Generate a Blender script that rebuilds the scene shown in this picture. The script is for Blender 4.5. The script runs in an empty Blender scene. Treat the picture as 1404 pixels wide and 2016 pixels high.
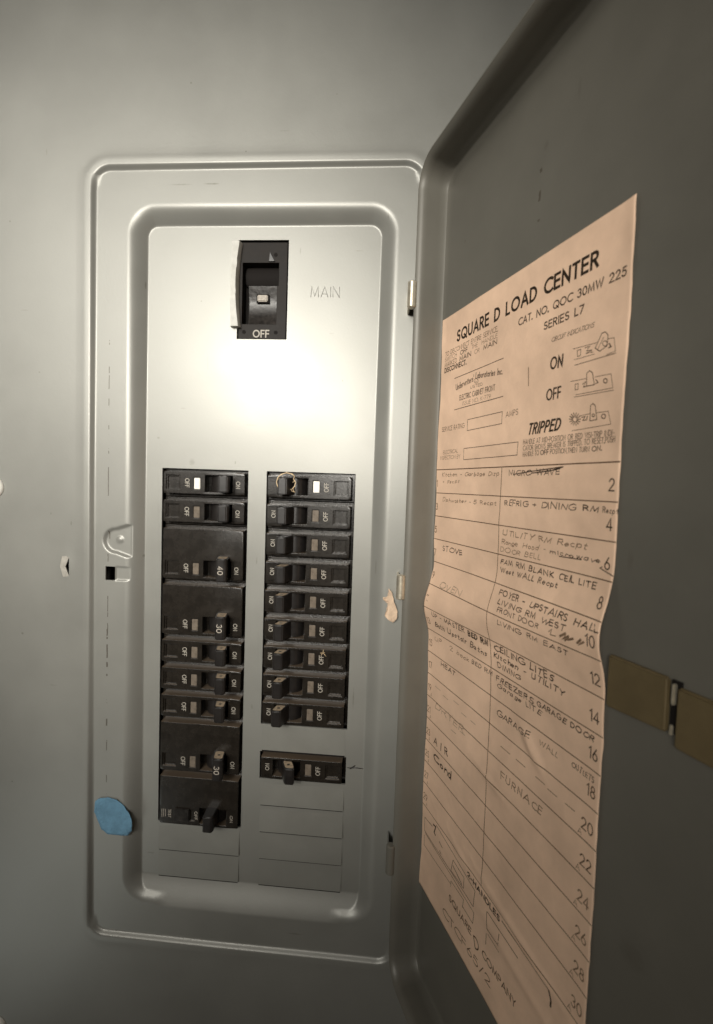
import bpy, bmesh, math, random
from mathutils import Vector, Matrix, noise
random.seed(7)
S = 0.001                                   # every length below is in millimetres
scene = bpy.context.scene
COL = scene.collection

# ------------------------------------------------------------------ camera
yaw, pit, rol, FPX = -0.07408, -0.05322, 0.03375, 961.85382
CAMP = Vector((155.59203, -319.07089, -7.79273))
Rz = Matrix(((math.cos(yaw), -math.sin(yaw), 0), (math.sin(yaw), math.cos(yaw), 0), (0, 0, 1)))
Rx = Matrix(((1, 0, 0), (0, math.cos(pit), math.sin(pit)), (0, -math.sin(pit), math.cos(pit))))
MM = Rx @ Rz
r_, f_, u_ = Vector(MM[0]), Vector(MM[1]), Vector(MM[2])
right = math.cos(rol) * r_ + math.sin(rol) * u_
up = -math.sin(rol) * r_ + math.cos(rol) * u_
cd = bpy.data.cameras.new('camera'); cam = bpy.data.objects.new('camera', cd); COL.objects.link(cam)
m = Matrix((right, up, -f_)).transposed().to_4x4(); m.translation = CAMP * S
cam.matrix_world = m
cd.sensor_fit = 'VERTICAL'; cd.sensor_height = 24; cd.lens = FPX / 2016 * 24
cd.clip_start = 0.005; cd.clip_end = 50
cd.dof.use_dof = True; cd.dof.focus_distance = 0.33; cd.dof.aperture_fstop = 9.0
scene.camera = cam

# ------------------------------------------------------------------ light
world = bpy.data.worlds.new('World'); scene.world = world; world.use_nodes = True
bg = world.node_tree.nodes['Background']
bg.inputs[0].default_value = (1.0, 0.74, 0.47, 1); bg.inputs[1].default_value = 0.015
scene.view_settings.view_transform = 'Standard'; scene.view_settings.look = 'None'
scene.view_settings.exposure = 0; scene.view_settings.gamma = 1
scene.cycles.use_denoising = True

def lamp(name, kind, loc, target, power, col, **kw):
    d = bpy.data.lights.new(name, kind); o = bpy.data.objects.new(name, d); COL.objects.link(o)
    o.location = Vector(loc) * S
    o.rotation_euler = (Vector(target) - Vector(loc)).to_track_quat('-Z', 'Y').to_euler()
    d.energy = power; d.color = col
    for k, v in kw.items(): setattr(d, k, v)
    return o
lamp('torch', 'SPOT', (-160, -900, 250), (-10, 0, 66), 20, (1, 0.955, 0.87), spot_size=math.radians(41.5), spot_blend=1.0, shadow_soft_size=0.025)
lamp('side_highlight_spot', 'SPOT', (88, -900, 118), (45, 0, 45), 13, (1, 0.955, 0.87), spot_size=math.radians(42), spot_blend=1.0, shadow_soft_size=0.025)  # added spot, puts a second bright lobe on the right of the plate
lamp('reflection_panel', 'AREA', (-400, -1000, 400), (-90, 0, 45), 1.2, (1, 0.965, 0.89), shape='RECTANGLE', size=0.9, size_y=0.6, spread=math.radians(49))  # added off-camera panel, its blurred reflection brightens the upper plate
lamp('low_fill_spot', 'SPOT', (-360, -420, -640), (-100, 0, -190), 1.1, (0.95, 1.0, 0.95), spot_size=math.radians(40), spot_blend=1.0, shadow_soft_size=0.12)  # unseen spot added low down to lift the lower left sheet

# ------------------------------------------------------------------ materials
def mat(name, base, rough=0.5, metal=0.0, spec=0.5, bump=0.0, bscale=400.0, mottle=0.0, mscale=60.0, bevel=0.0, coat=0.0):
    m = bpy.data.materials.new(name); m.use_nodes = True
    nt = m.node_tree; b = nt.nodes['Principled BSDF']
    b.inputs['Base Color'].default_value = (*base, 1); b.inputs['Roughness'].default_value = rough
    b.inputs['Metallic'].default_value = metal; b.inputs['Specular IOR Level'].default_value = spec
    b.inputs['Coat Weight'].default_value = coat; b.inputs['Coat Roughness'].default_value = 0.2
    tc = nt.nodes.new('ShaderNodeTexCoord')
    if mottle:
        n = nt.nodes.new('ShaderNodeTexNoise'); n.inputs['Scale'].default_value = mscale; n.inputs['Detail'].default_value = 6
        n.inputs['Roughness'].default_value = 0.6
        nt.links.new(tc.outputs['Object'], n.inputs['Vector'])
        mr = nt.nodes.new('ShaderNodeMapRange'); mr.inputs[1].default_value = 0.3; mr.inputs[2].default_value = 0.7
        mr.inputs[3].default_value = 1 - mottle; mr.inputs[4].default_value = 1 + mottle
        nt.links.new(n.outputs[0], mr.inputs[0])
        mx = nt.nodes.new('ShaderNodeVectorMath'); mx.operation = 'SCALE'; mx.inputs[0].default_value = base
        nt.links.new(mr.outputs[0], mx.inputs['Scale']); nt.links.new(mx.outputs[0], b.inputs['Base Color'])
        r2 = nt.nodes.new('ShaderNodeMapRange'); r2.inputs[3].default_value = rough * 0.85; r2.inputs[4].default_value = min(1, rough * 1.2)
        nt.links.new(n.outputs[0], r2.inputs[0]); nt.links.new(r2.outputs[0], b.inputs['Roughness'])
    nrm = None
    if bevel:
        bv = nt.nodes.new('ShaderNodeBevel'); bv.samples = 4; bv.inputs[0].default_value = bevel * S; nrm = bv.outputs[0]
        nt.links.new(nrm, b.inputs['Normal'])
    if bump:
        n2 = nt.nodes.new('ShaderNodeTexNoise'); n2.inputs['Scale'].default_value = bscale; n2.inputs['Detail'].default_value = 3
        nt.links.new(tc.outputs['Object'], n2.inputs['Vector'])
        bp = nt.nodes.new('ShaderNodeBump'); bp.inputs['Strength'].default_value = 1.0; bp.inputs['Distance'].default_value = bump * S
        nt.links.new(n2.outputs[0], bp.inputs['Height'])
        if nrm: nt.links.new(nrm, bp.inputs['Normal'])
        nt.links.new(bp.outputs[0], b.inputs['Normal'])
    return m

def add_marks(m, spots, scratches):
    """dirt spots (x, z, rx, rz, strength) and hairline scratches (x, z0, z1) in the paint, in object space mm"""
    nt = m.node_tree; b = nt.nodes['Principled BSDF']; N = nt.nodes.new; K = nt.links.new
    src = b.inputs['Base Color'].links[0].from_socket if b.inputs['Base Color'].links else None
    tc = N('ShaderNodeTexCoord'); sep = N('ShaderNodeSeparateXYZ'); K(tc.outputs['Object'], sep.inputs[0])
    wob = N('ShaderNodeTexNoise'); wob.inputs['Scale'].default_value = 500; K(tc.outputs['Object'], wob.inputs['Vector'])
    def mth(op, a, bb=None, c=None):
        n = N('ShaderNodeMath'); n.operation = op
        for i, v in enumerate((a, bb, c)):
            if v is None: continue
            if isinstance(v, (int, float)): n.inputs[i].default_value = v
            else: K(v, n.inputs[i])
        return n.outputs[0]
    tot = None
    for (x, z, rx, rz, st) in spots:
        dx = mth('MULTIPLY', mth('SUBTRACT', sep.outputs[0], x * S), 1 / (rx * S))
        dz = mth('MULTIPLY', mth('SUBTRACT', sep.outputs[2], z * S), 1 / (rz * S))
        d = mth('ADD', mth('MULTIPLY', dx, dx), mth('MULTIPLY', dz, dz))
        d = mth('ADD', d, mth('MULTIPLY', wob.outputs[0], 1.4))
        v = mth('MULTIPLY', mth('SUBTRACT', 1.7, d), st); v.node.use_clamp = True
        v = mth('MINIMUM', v, st)
        tot = v if tot is None else mth('MAXIMUM', tot, v)
    n2 = N('ShaderNodeTexNoise'); n2.noise_dimensions = '3D'; n2.inputs['Scale'].default_value = 90; n2.inputs['Detail'].default_value = 4
    mp = N('ShaderNodeMapping'); mp.inputs['Scale'].default_value = (0.1, 0.1, 1); K(tc.outputs['Object'], mp.inputs[0]); K(mp.outputs[0], n2.inputs['Vector'])
    for (x, z0, z1) in scratches:
        wx = mth('ADD', sep.outputs[0], mth('MULTIPLY', mth('SUBTRACT', wob.outputs[0], 0.5), 0.0006))
        dx = mth('LESS_THAN', mth('ABSOLUTE', mth('SUBTRACT', wx, x * S)), 0.00028)
        v = mth('MULTIPLY', dx, mth('MULTIPLY', mth('GREATER_THAN', sep.outputs[2], z0 * S), mth('LESS_THAN', sep.outputs[2], z1 * S)))
        v = mth('MULTIPLY', v, mth('GREATER_THAN', n2.outputs[0], 0.54))
        tot = mth('MAXIMUM', tot, mth('MULTIPLY', v, 0.75))
    mx = N('ShaderNodeMix'); mx.data_type = 'RGBA'
    K(tot, mx.inputs[0]); K(src, mx.inputs[6]); mx.inputs[7].default_value = (0.06, 0.045, 0.03, 1)
    K(mx.outputs[2], b.inputs['Base Color'])

GREY = (0.265, 0.263, 0.24)
M_sheet = mat('grey_enamel', GREY, 0.39, 0.28, 0.6, bump=0.03, bscale=700, mottle=0.05, mscale=22)
add_marks(M_sheet, [(-107.4, 227.9, 1.0, 1.2, .5), (-100, 156.7, .8, .8, .5), (-92.3, -115.5, 1, 1, .55), (-71.8, -33, .7, .9, .4), (-57.6, -39, .6, 1.6, .4),
    (56, 198, .6, .6, .6), (112, 231, .5, .5, .5), (13.5, 180, 9, .5, .3), (34, 180.2, 6, .6, .55), (20.4, 4.4, 2.3, 2.6, .25), (50, 5, .5, 1.2, .5), (90, 142, .4, 2.5, .35), (128, 142, 3, .3, .3),
    (120, 60, .5, .8, .4), (60, 30, 5, .5, .12), (30, 70, .5, 6, .12), (112, 90, 2, .4, .2), (-80, 60, .6, .6, .5), (-70, -150, 3, .5, .2), (-100, -220, .6, .8, .5), (-90, 100, 4, .5, .15), (-75, 200, .6, 3, .2), (20, 240, .7, .7, .4), (80, 210, 5, .5, .15), (134, -150, .5, 8, .35), (146, -60, .5, 6, .25), (-5, -270, 3, .6, .3), (65, -160, .8, 2, .25), (66, -60, .6, 3, .3), (-12, -60, .8, 1.2, .4), (100, -312, 6, .6, .3), (-3, 20, 1.2, .8, .3), (25, 110, .5, .5, .6), (-12.5, 120, .5, 3, .4), (14, 40, 2.5, .5, .25), (146, 160, .6, 2, .25)],
    [(-33.4, -250, 82), (-33.8, -180, -110)])
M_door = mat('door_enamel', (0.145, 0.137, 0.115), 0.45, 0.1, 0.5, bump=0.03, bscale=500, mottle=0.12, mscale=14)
add_marks(M_door, [(200, 60, .5, 3, .25), (228, 20, 1.2, .8, .2), (236, -30, .6, 4, .2), (215, 140, .7, 2, .25), (190, 130, .5, .7, .3), (246, 90, 2, 2.5, .15), (222, 150, .4, 5, .2), (240, -160, 2, 5, .2)], [(214, 20, 160)])
M_plate = mat('knockout_enamel', (0.262, 0.26, 0.236), 0.39, 0.28, 0.5, bump=0.02, bscale=900, mottle=0.06, mscale=40)
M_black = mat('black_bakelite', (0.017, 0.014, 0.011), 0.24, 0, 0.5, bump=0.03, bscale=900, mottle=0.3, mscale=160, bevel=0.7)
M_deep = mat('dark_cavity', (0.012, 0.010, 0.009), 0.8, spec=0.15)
M_switch = mat('switch_body', (0.016, 0.013, 0.011), 0.5, 0, 0.14, bump=0.03, bscale=900, mottle=0.35, mscale=140, bevel=0.5)
M_handle = mat('handle_plastic', (0.016, 0.014, 0.013), 0.3, 0, 0.5, bump=0.03, bscale=700, mottle=0.3, mscale=200, bevel=0.5)
M_cream = mat('dusty_cream', (0.42, 0.33, 0.23), 0.6, mottle=0.4, mscale=700)
M_window_lit = mat('window_glint_white', (0.85, 0.82, 0.75), 0.3)  # bright reflection in the top-row windows, put into the base colour
M_window = mat('indicator_window', (0.17, 0.14, 0.11), 0.2, mottle=0.25, mscale=500)
M_white = mat('white_marking', (0.38, 0.35, 0.30), 0.6, mottle=0.15, mscale=900)
M_dim = mat('worn_marking', (0.38, 0.34, 0.29), 0.6, mottle=0.3, mscale=900)
M_zinc = mat('zinc_plate', (0.55, 0.50, 0.40), 0.36, 0.7, bump=0.06, bscale=500, mottle=0.25, mscale=250)
M_screw = mat('white_screw', (0.88, 0.86, 0.80), 0.25, 0.0, mottle=0.04)
M_guard = mat('painted_guard', (0.52, 0.51, 0.47), 0.45, 0.0, bump=0.1, bscale=300, mottle=0.15, mscale=200)
M_tab = mat('bare_bent_edge', (0.36, 0.34, 0.30), 0.4, 0.3, mottle=0.2, mscale=300)
M_brass = mat('latch_metal', (0.15, 0.112, 0.055), 0.5, 0.2, mottle=0.15, mscale=80)
M_blue = mat('blue_tape', (0.14, 0.28, 0.40), 0.75, 0, 0.2, bump=0.5, bscale=700, mottle=0.2, mscale=120)
M_paper = mat('yellowed_paper', (0.80, 0.56, 0.40), 0.7, 0, 0.25, bump=0.3, bscale=140, mottle=0.13, mscale=34)
M_scrap = mat('torn_paper', (0.62, 0.46, 0.33), 0.8, mottle=0.25, mscale=200)
M_fibre = mat('dry_fibre', (0.75, 0.58, 0.36), 0.7)
M_wall = mat('wall_paint', (0.5, 0.47, 0.4), 0.8, mottle=0.05)
M_slide = mat('worn_slide', (0.022, 0.019, 0.017), 0.3, 0, 0.25, bump=0.12, bscale=350, mottle=0.6, mscale=350)
def top_tone(m, col, amt):
    """mixes a paler brown into faces that look up"""
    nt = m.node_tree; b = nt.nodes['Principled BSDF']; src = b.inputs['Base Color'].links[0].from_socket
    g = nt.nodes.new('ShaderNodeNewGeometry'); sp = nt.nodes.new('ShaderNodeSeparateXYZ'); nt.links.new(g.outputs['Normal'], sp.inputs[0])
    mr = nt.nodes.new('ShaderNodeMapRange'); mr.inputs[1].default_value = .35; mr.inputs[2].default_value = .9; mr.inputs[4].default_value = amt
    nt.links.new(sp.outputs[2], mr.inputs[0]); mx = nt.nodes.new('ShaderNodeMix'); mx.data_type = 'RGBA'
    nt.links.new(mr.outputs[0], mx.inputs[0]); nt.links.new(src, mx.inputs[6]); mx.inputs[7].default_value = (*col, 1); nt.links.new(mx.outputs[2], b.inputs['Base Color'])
top_tone(M_black, (0.14, 0.105, 0.075), .8)
def ink(n, c): return mat(n, c, 0.8, 0, 0.1, mottle=0.35, mscale=700)
INKS = [ink('printing_ink', (0.035, 0.024, 0.016)), ink('faded_ink', (0.10, 0.06, 0.035)), ink('pencil', (0.045, 0.031, 0.022)),
        ink('light_pencil', (0.19, 0.125, 0.08)), ink('faint_pencil', (0.40, 0.29, 0.205))]

# ------------------------------------------------------------------ helpers
def link(name, me, m=None, parent=None, loc=None, rot=None):
    o = bpy.data.objects.new(name, me)
    if m is not None:
        for x in (m if isinstance(m, (list, tuple)) else [m]): me.materials.append(x)
    COL.objects.link(o)
    if parent is not None: o.parent = parent
    if loc is not None: o.location = Vector(loc) * S
    if rot is not None: o.rotation_euler = rot
    return o
def mesh_of(bm, smooth=None, name='m'):
    bmesh.ops.recalc_face_normals(bm, faces=bm.faces)
    me = bpy.data.meshes.new(name); bm.to_mesh(me); bm.free()
    if smooth is not None:
        me.shade_smooth()
        if smooth < 180: me.set_sharp_from_angle(angle=math.radians(smooth))
    return me
def thing(name, label, cat, loc=(0, 0, 0), rot=None, group=None):
    o = bpy.data.objects.new(name, None); COL.objects.link(o); o.location = Vector(loc) * S
    o.empty_display_size = 0.01
    if rot: o.rotation_euler = rot
    o['label'] = label; o['category'] = cat
    if group: o['group'] = group
    return o
def tag(o, label, cat=None, group=None):
    o['label'] = label
    if cat: o['category'] = cat
    if group: o['group'] = group
    return o
def box(bm, x0, x1, y0, y1, z0, z1, mi=0):
    vs = [bm.verts.new((x * S, y * S, z * S)) for x in (x0, x1) for y in (y0, y1) for z in (z0, z1)]
    for f in ((0, 1, 3, 2), (4, 6, 7, 5), (0, 4, 5, 1), (2, 3, 7, 6), (0, 2, 6, 4), (1, 5, 7, 3)):
        bm.faces.new([vs[i] for i in f]).material_index = mi
    return vs
def box_mesh(*a, bevel=0.0, seg=2):
    bm = bmesh.new(); box(bm, *a)
    if bevel: bmesh.ops.bevel(bm, geom=bm.edges[:], offset=bevel * S, segments=seg, affect='EDGES', profile=0.5)
    return mesh_of(bm, 40)
def prism(bm, pts, d0, d1, fn, mi=0):
    """polygon pts (a, b) extruded from d0 to d1; fn(a, b, d) gives the mm point"""
    A = [bm.verts.new(Vector(fn(a, b, d0)) * S) for a, b in pts]; B = [bm.verts.new(Vector(fn(a, b, d1)) * S) for a, b in pts]
    n = len(pts)
    bm.faces.new(A[::-1]).material_index = mi; bm.faces.new(B).material_index = mi
    for i in range(n): bm.faces.new((A[i], A[(i + 1) % n], B[(i + 1) % n], B[i])).material_index = mi
def tube(bm, pts, r, seg=6):
    rings = []; pts = [Vector(p) for p in pts]
    for i, p in enumerate(pts):
        t = (pts[min(i + 1, len(pts) - 1)] - pts[max(i - 1, 0)]).normalized()
        a = t.orthogonal().normalized() if i == 0 else (a - t * a.dot(t)).normalized()
        b = t.cross(a); rr = r * (1 if 0 < i < len(pts) - 1 else 0.4)
        rings.append([bm.verts.new((p + a * rr * math.cos(k * 2 * math.pi / seg) + b * rr * math.sin(k * 2 * math.pi / seg)) * S) for k in range(seg)])
    for u, v in zip(rings, rings[1:]):
        for k in range(seg): bm.faces.new((u[k], u[(k + 1) % seg], v[(k + 1) % seg], v[k]))
    bm.faces.new(rings[0][::-1]); bm.faces.new(rings[-1])
def relief(us, vs, lev, back):
    """stepped block: cell (i, j) between us and vs lines stands at depth lev(i, j); walls between differing cells; back at depth 'back'"""
    bm = bmesh.new(); cache = {}
    def V(u, y, v):
        k = (round(u, 3), round(y, 3), round(v, 3))
        if k not in cache: cache[k] = bm.verts.new((u * S, y * S, v * S))
        return cache[k]
    nu, nv = len(us) - 1, len(vs) - 1
    L = [[lev(i, j) for j in range(nv)] for i in range(nu)]
    for i in range(nu):
        for j in range(nv):
            y = L[i][j]
            bm.faces.new((V(us[i], y, vs[j]), V(us[i + 1], y, vs[j]), V(us[i + 1], y, vs[j + 1]), V(us[i], y, vs[j + 1])))
    def wall(a, b, ya, yb):
        if abs(ya - yb) < 1e-6: return
        try: bm.faces.new((V(a[0], ya, a[1]), V(b[0], ya, b[1]), V(b[0], yb, b[1]), V(a[0], yb, a[1])))
        except ValueError: pass
    for i in range(nu + 1):
        for j in range(nv):
            a = L[i - 1][j] if i > 0 else back; b = L[i][j] if i < nu else back
            wall((us[i], vs[j]), (us[i], vs[j + 1]), a, b)
    for j in range(nv + 1):
        for i in range(nu):
            a = L[i][j - 1] if j > 0 else back; b = L[i][j] if j < nv else back
            wall((us[i], vs[j]), (us[i + 1], vs[j]), a, b)
    return bm

# ------------------------------------------------------------------ stroke lettering
def arc(cx, cy, rx, ry, a0, a1, n=9):
    return [(cx + rx * math.cos(math.radians(a0 + (a1 - a0) * k / n)), cy + ry * math.sin(math.radians(a0 + (a1 - a0) * k / n))) for k in range(n + 1)]
FONT = {
 'A': (.74, [[(0, 0), (.37, 1), (.74, 0)], [(.13, .32), (.61, .32)]]),
 'B': (.56, [[(0, 0), (0, 1), (.28, 1)] + arc(.28, .76, .24, .24, 90, -90)[1:] + [(0, .52)], [(.28, .52)] + arc(.29, .26, .27, .26, 90, -90)[1:] + [(0, 0)]]),
 'C': (.74, [arc(.5, .5, .5, .5, 52, 308, 14)]), 'D': (.66, [[(0, 0), (0, 1), (.2, 1)] + arc(.2, .5, .46, .5, 90, -90, 12)[1:] + [(0, 0)]]),
 'E': (.48, [[(.48, 1), (0, 1), (0, 0), (.48, 0)], [(0, .52), (.44, .52)]]), 'F': (.46, [[(.46, 1), (0, 1), (0, 0)], [(0, .5), (.42, .5)]]),
 'G': (.86, [arc(.5, .5, .5, .5, 50, 330, 14) + [(.95, .48), (.56, .48)]]), 'H': (.6, [[(0, 0), (0, 1)], [(.6, 0), (.6, 1)], [(0, .52), (.6, .52)]]),
 'I': (.02, [[(.01, 0), (.01, 1)]]), 'J': (.36, [[(.36, 1), (.36, .2)] + arc(.18, .2, .18, .2, 0, -170)[1:]]), 'K': (.56, [[(0, 0), (0, 1)], [(.54, 1), (.02, .48), (.58, 0)]]),
 'L': (.42, [[(0, 1), (0, 0), (.42, 0)]]), 'M': (.8, [[(0, 0), (.08, 1), (.4, .1), (.72, 1), (.8, 0)]]), 'N': (.66, [[(0, 0), (0, 1), (.66, 0), (.66, 1)]]),
 'O': (.96, [arc(.48, .5, .48, .5, 90, 450, 18)]), 'P': (.5, [[(0, 0), (0, 1), (.26, 1)] + arc(.26, .74, .25, .26, 90, -90)[1:] + [(0, .48)]]),
 'Q': (.96, [arc(.48, .5, .48, .5, 90, 450, 18), [(.52, .32), (.92, -.04)]]), 'R': (.54, [[(0, 0), (0, 1), (.26, 1)] + arc(.26, .75, .24, .25, 90, -90)[1:] + [(0, .5)], [(.24, .5), (.54, 0)]]),
 'S': (.5, [arc(.25, .75, .22, .25, 40, 250, 9) + arc(.25, .26, .24, .26, 70, -150, 9)]), 'T': (.52, [[(0, 1), (.52, 1)], [(.26, 1), (.26, 0)]]),
 'U': (.6, [[(0, 1), (0, .3)] + arc(.3, .3, .3, .3, 180, 360)[1:] + [(.6, 1)]]), 'V': (.66, [[(0, 1), (.33, 0), (.66, 1)]]), 'W': (1.0, [[(0, 1), (.26, 0), (.5, .95), (.74, 0), (1, 1)]]),
 'X': (.6, [[(0, 0), (.58, 1)], [(.02, 1), (.6, 0)]]), 'Y': (.6, [[(0, 1), (.3, .5), (.6, 1)], [(.3, .5), (.3, 0)]]), 'Z': (.56, [[(0, 1), (.54, 1), (0, 0), (.56, 0)]]),
 '0': (.6, [arc(.3, .5, .3, .5, 90, 450, 16)]), '1': (.22, [[(0, .8), (.2, 1), (.2, 0)]]), '2': (.54, [arc(.27, .72, .25, .28, 165, -35, 9) + [(0, 0), (.55, 0)]]),
 '3': (.5, [arc(.24, .76, .22, .24, 150, -80, 8) + arc(.24, .27, .26, .27, 80, -150, 9)]), '4': (.56, [[(.42, 0), (.42, 1), (0, .26), (.56, .26)]]),
 '5': (.52, [[(.48, 1), (.12, 1), (.06, .56)] + arc(.24, .33, .27, .33, 120, -150, 10)]), '6': (.54, [[(.38, 1), (.06, .46)] + arc(.27, .29, .26, .29, 150, 510, 14)]),
 '7': (.5, [[(0, 1), (.5, 1), (.14, 0)]]), '8': (.52, [arc(.26, .76, .2, .24, 90, 450, 12), arc(.26, .27, .26, .27, 90, 450, 14)]), '9': (.54, [[(.16, 0), (.48, .54)] + arc(.27, .71, .26, .29, -30, 330, 14)]),
 '.': (.06, [[(0, .0), (.06, .0), (.06, .07), (0, .07)]]), ',': (.06, [[(.06, .08), (0, -.14)]]), '-': (.3, [[(0, .44), (.3, .44)]]), '+': (.4, [[(0, .45), (.4, .45)], [(.2, .2), (.2, .7)]]),
 "'": (.05, [[(.03, 1), (0, .78)]]), '/': (.4, [[(0, -.05), (.4, 1.05)]]), ' ': (.34, []),
 'a': (.44, [arc(.22, .28, .22, .28, 60, 420, 12), [(.44, .56), (.44, 0)]]), 'b': (.46, [[(0, 1), (0, 0)], arc(.23, .28, .23, .28, 180, 540, 12)]), 'c': (.4, [arc(.24, .28, .24, .28, 50, 310, 10)]),
 'd': (.46, [arc(.22, .28, .22, .28, 0, 360, 12), [(.45, 1), (.45, 0)]]), 'e': (.44, [[(.02, .3), (.43, .3)] + arc(.22, .28, .22, .28, 10, 310, 11)]), 'f': (.3, [[(.3, .95), (.16, .98), (.12, .8), (.12, 0)], [(0, .56), (.26, .56)]]),
 'g': (.44, [arc(.22, .28, .22, .28, 60, 420, 12), [(.44, .56), (.44, -.15), (.25, -.28), (.04, -.18)]]), 'h': (.42, [[(0, 1), (0, 0)], [(0, .35), (.12, .54), (.32, .52), (.42, .36), (.42, 0)]]),
 'i': (.04, [[(.02, .55), (.02, 0)], [(.02, .74), (.03, .8)]]), 'k': (.4, [[(0, 1), (0, 0)], [(.36, .56), (0, .24), (.4, 0)]]), 'l': (.04, [[(.02, 1), (.02, 0)]]), 'm': (.7, [[(0, 0), (0, .56)], [(0, .4), (.16, .56), (.34, .42), (.34, 0)], [(.34, .4), (.52, .56), (.7, .42), (.7, 0)]]),
 'n': (.42, [[(0, 0), (0, .56)], [(0, .38), (.16, .56), (.34, .5), (.42, .34), (.42, 0)]]), 'o': (.46, [arc(.23, .28, .23, .28, 90, 450, 12)]), 'p': (.46, [[(0, .56), (0, -.3)], arc(.23, .28, .23, .28, 180, 540, 12)]),
 'r': (.3, [[(0, 0), (0, .56)], [(0, .34), (.12, .52), (.3, .54)]]), 's': (.34, [[(.32, .48), (.16, .57), (.03, .44), (.3, .18), (.16, -.01), (0, .08)]]), 't': (.3, [[(.13, .85), (.13, .08), (.28, .02)], [(0, .58), (.28, .58)]]),
 'u': (.42, [[(0, .56), (0, .16), (.14, 0), (.32, .04), (.42, .2)], [(.42, .56), (.42, 0)]]), 'v': (.4, [[(0, .56), (.2, 0), (.4, .56)]]), 'w': (.62, [[(0, .56), (.15, 0), (.31, .5), (.47, 0), (.62, .56)]]), 'y': (.4, [[(0, .56), (.2, .04)], [(.4, .56), (.1, -.28)]]),
}
def layout(txt, gap=.2, hand=False, rng=None):
    """polylines of a text, cap height 1, and its total width"""
    out = []; x = 0
    for k, ch in enumerate(txt):
        w, strokes = FONT[ch]
        if hand:
            sx = rng.uniform(.85, 1.2); sy = rng.uniform(.85, 1.12); dy = rng.uniform(-.07, .07); sh = rng.uniform(-.05, .22); a = rng.uniform(-.09, .09)
        else: sx = sy = 1; dy = sh = a = 0
        for s in strokes:
            q = []
            for (px, py) in s:
                X, Y = px * sx + sh * py, py * sy + dy
                if hand: X += rng.uniform(-.04, .04); Y += rng.uniform(-.04, .04)
                q.append((x + X * math.cos(a) - Y * math.sin(a), X * math.sin(a) + Y * math.cos(a)))
            out.append(q)
        x += w * sx + gap * (rng.uniform(.7, 1.25) if hand else 1)
    return out, max(x - gap, .05)
def ribbon(bm, pts, w, fn, maxseg=1e9, rng=None):
    """flat stroke of width w along pts; fn maps plane (a, b) to a mm point"""
    P = []
    for p, q in zip(pts, pts[1:]):
        n = max(1, int(math.hypot(q[0] - p[0], q[1] - p[1]) / maxseg))
        for k in range(n): P.append((p[0] + (q[0] - p[0]) * k / n, p[1] + (q[1] - p[1]) * k / n))
    P.append(pts[-1]); P = [Vector((a, b)) for a, b in P]
    P = [p for i, p in enumerate(P) if i == 0 or (p - P[i - 1]).length > 1e-5]
    if len(P) < 2: return
    closed = (P[0] - P[-1]).length < 1e-4 and len(P) > 3
    L = []; R = []
    for i, p in enumerate(P):
        a = P[i - 1] if i > 0 else (P[-2] if closed else None); b = P[i + 1] if i < len(P) - 1 else (P[1] if closed else None)
        d1 = (p - a).normalized() if a is not None else None; d2 = (b - p).normalized() if b is not None else None
        if d1 is None: d1 = d2
        if d2 is None: d2 = d1
        n1 = Vector((-d1.y, d1.x)); n2 = Vector((-d2.y, d2.x)); n = n1 + n2
        if n.length < .35: n = n1
        n.normalize(); k = 1 / max(.5, n.dot(n1))
        ww = w * (rng.uniform(.7, 1.25) if rng else 1)
        q = p
        if not closed and i == 0: q = p - d2 * w * .5
        if not closed and i == len(P) - 1: q = p + d1 * w * .5
        L.append(bm.verts.new(Vector(fn(*(q + n * ww * .5 * k))) * S)); R.append(bm.verts.new(Vector(fn(*(q - n * ww * .5 * k))) * S))
    for i in range(len(P) - 1):
        try: bm.faces.new((L[i], L[i + 1], R[i + 1], R[i]))
        except ValueError: pass
def text_mesh(txt, a, b, h, wt, fn, slant=0, hand=False, rng=None, lift=0.002, maxseg=2.0, vary=False):
    """text from plane point a to b (baseline), cap height h; fn(s, z, lift)"""
    dx, dz = b[0] - a[0], b[1] - a[1]; ln = math.hypot(dx, dz); ux, uz = dx / ln, dz / ln
    W0 = layout(txt, .2)[1]; k = ln / W0; gap = .2
    for _ in range(6):
        w = wt * h * max(.5, min(1, k / h * 1.05)); gap = .13 + .85 * w / k + (.08 if hand else 0); k = ln / layout(txt, gap)[1]
    strokes, W = layout(txt, gap, hand, rng); k = ln / W
    bm = bmesh.new()
    for i, s in enumerate(strokes):
        q = []
        for (x, y) in s:
            X = x * k + slant * y * h; Y = y * h
            q.append((a[0] + X * ux - Y * uz, a[1] + X * uz + Y * ux))
        ribbon(bm, q, w, lambda s_, z_, i=i: fn(s_, z_, lift * (i % 5)), maxseg, rng if vary else None)
    me = bpy.data.meshes.new('text'); bmesh.ops.recalc_face_normals(bm, faces=bm.faces); bm.to_mesh(me); bm.free()
    return me

# ================================================================== wall
def quadplane_hole(y, X0, X1, Z0, Z1, x0, x1, z0, z1):
    bm = bmesh.new()
    o = [bm.verts.new((a * S, y * S, b * S)) for a, b in ((X0, Z0), (X1, Z0), (X1, Z1), (X0, Z1))]
    i = [bm.verts.new((a * S, y * S, b * S)) for a, b in ((x0, z0), (x1, z0), (x1, z1), (x0, z1))]
    for k in range(4): bm.faces.new((o[k], o[(k + 1) % 4], i[(k + 1) % 4], i[k]))
    return bm
w_ = link('wall', mesh_of(quadplane_hole(-2.5, -1600, 1800, -1500, 1300, -105, 242, -430, 330)), M_wall); w_['kind'] = 'structure'

# ================================================================== electrical panel
P = 19.05; W = 59.1; X2 = 71.46                          # slot pitch, opening width, right column
YR, YO = -7.2, -9.6                                      # ring level, outer sheet level (recess floor is 0)
panel = thing('electrical_panel', 'grey enamelled steel electrical panel with embossed frame and wide open door', 'electrical panel')

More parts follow.
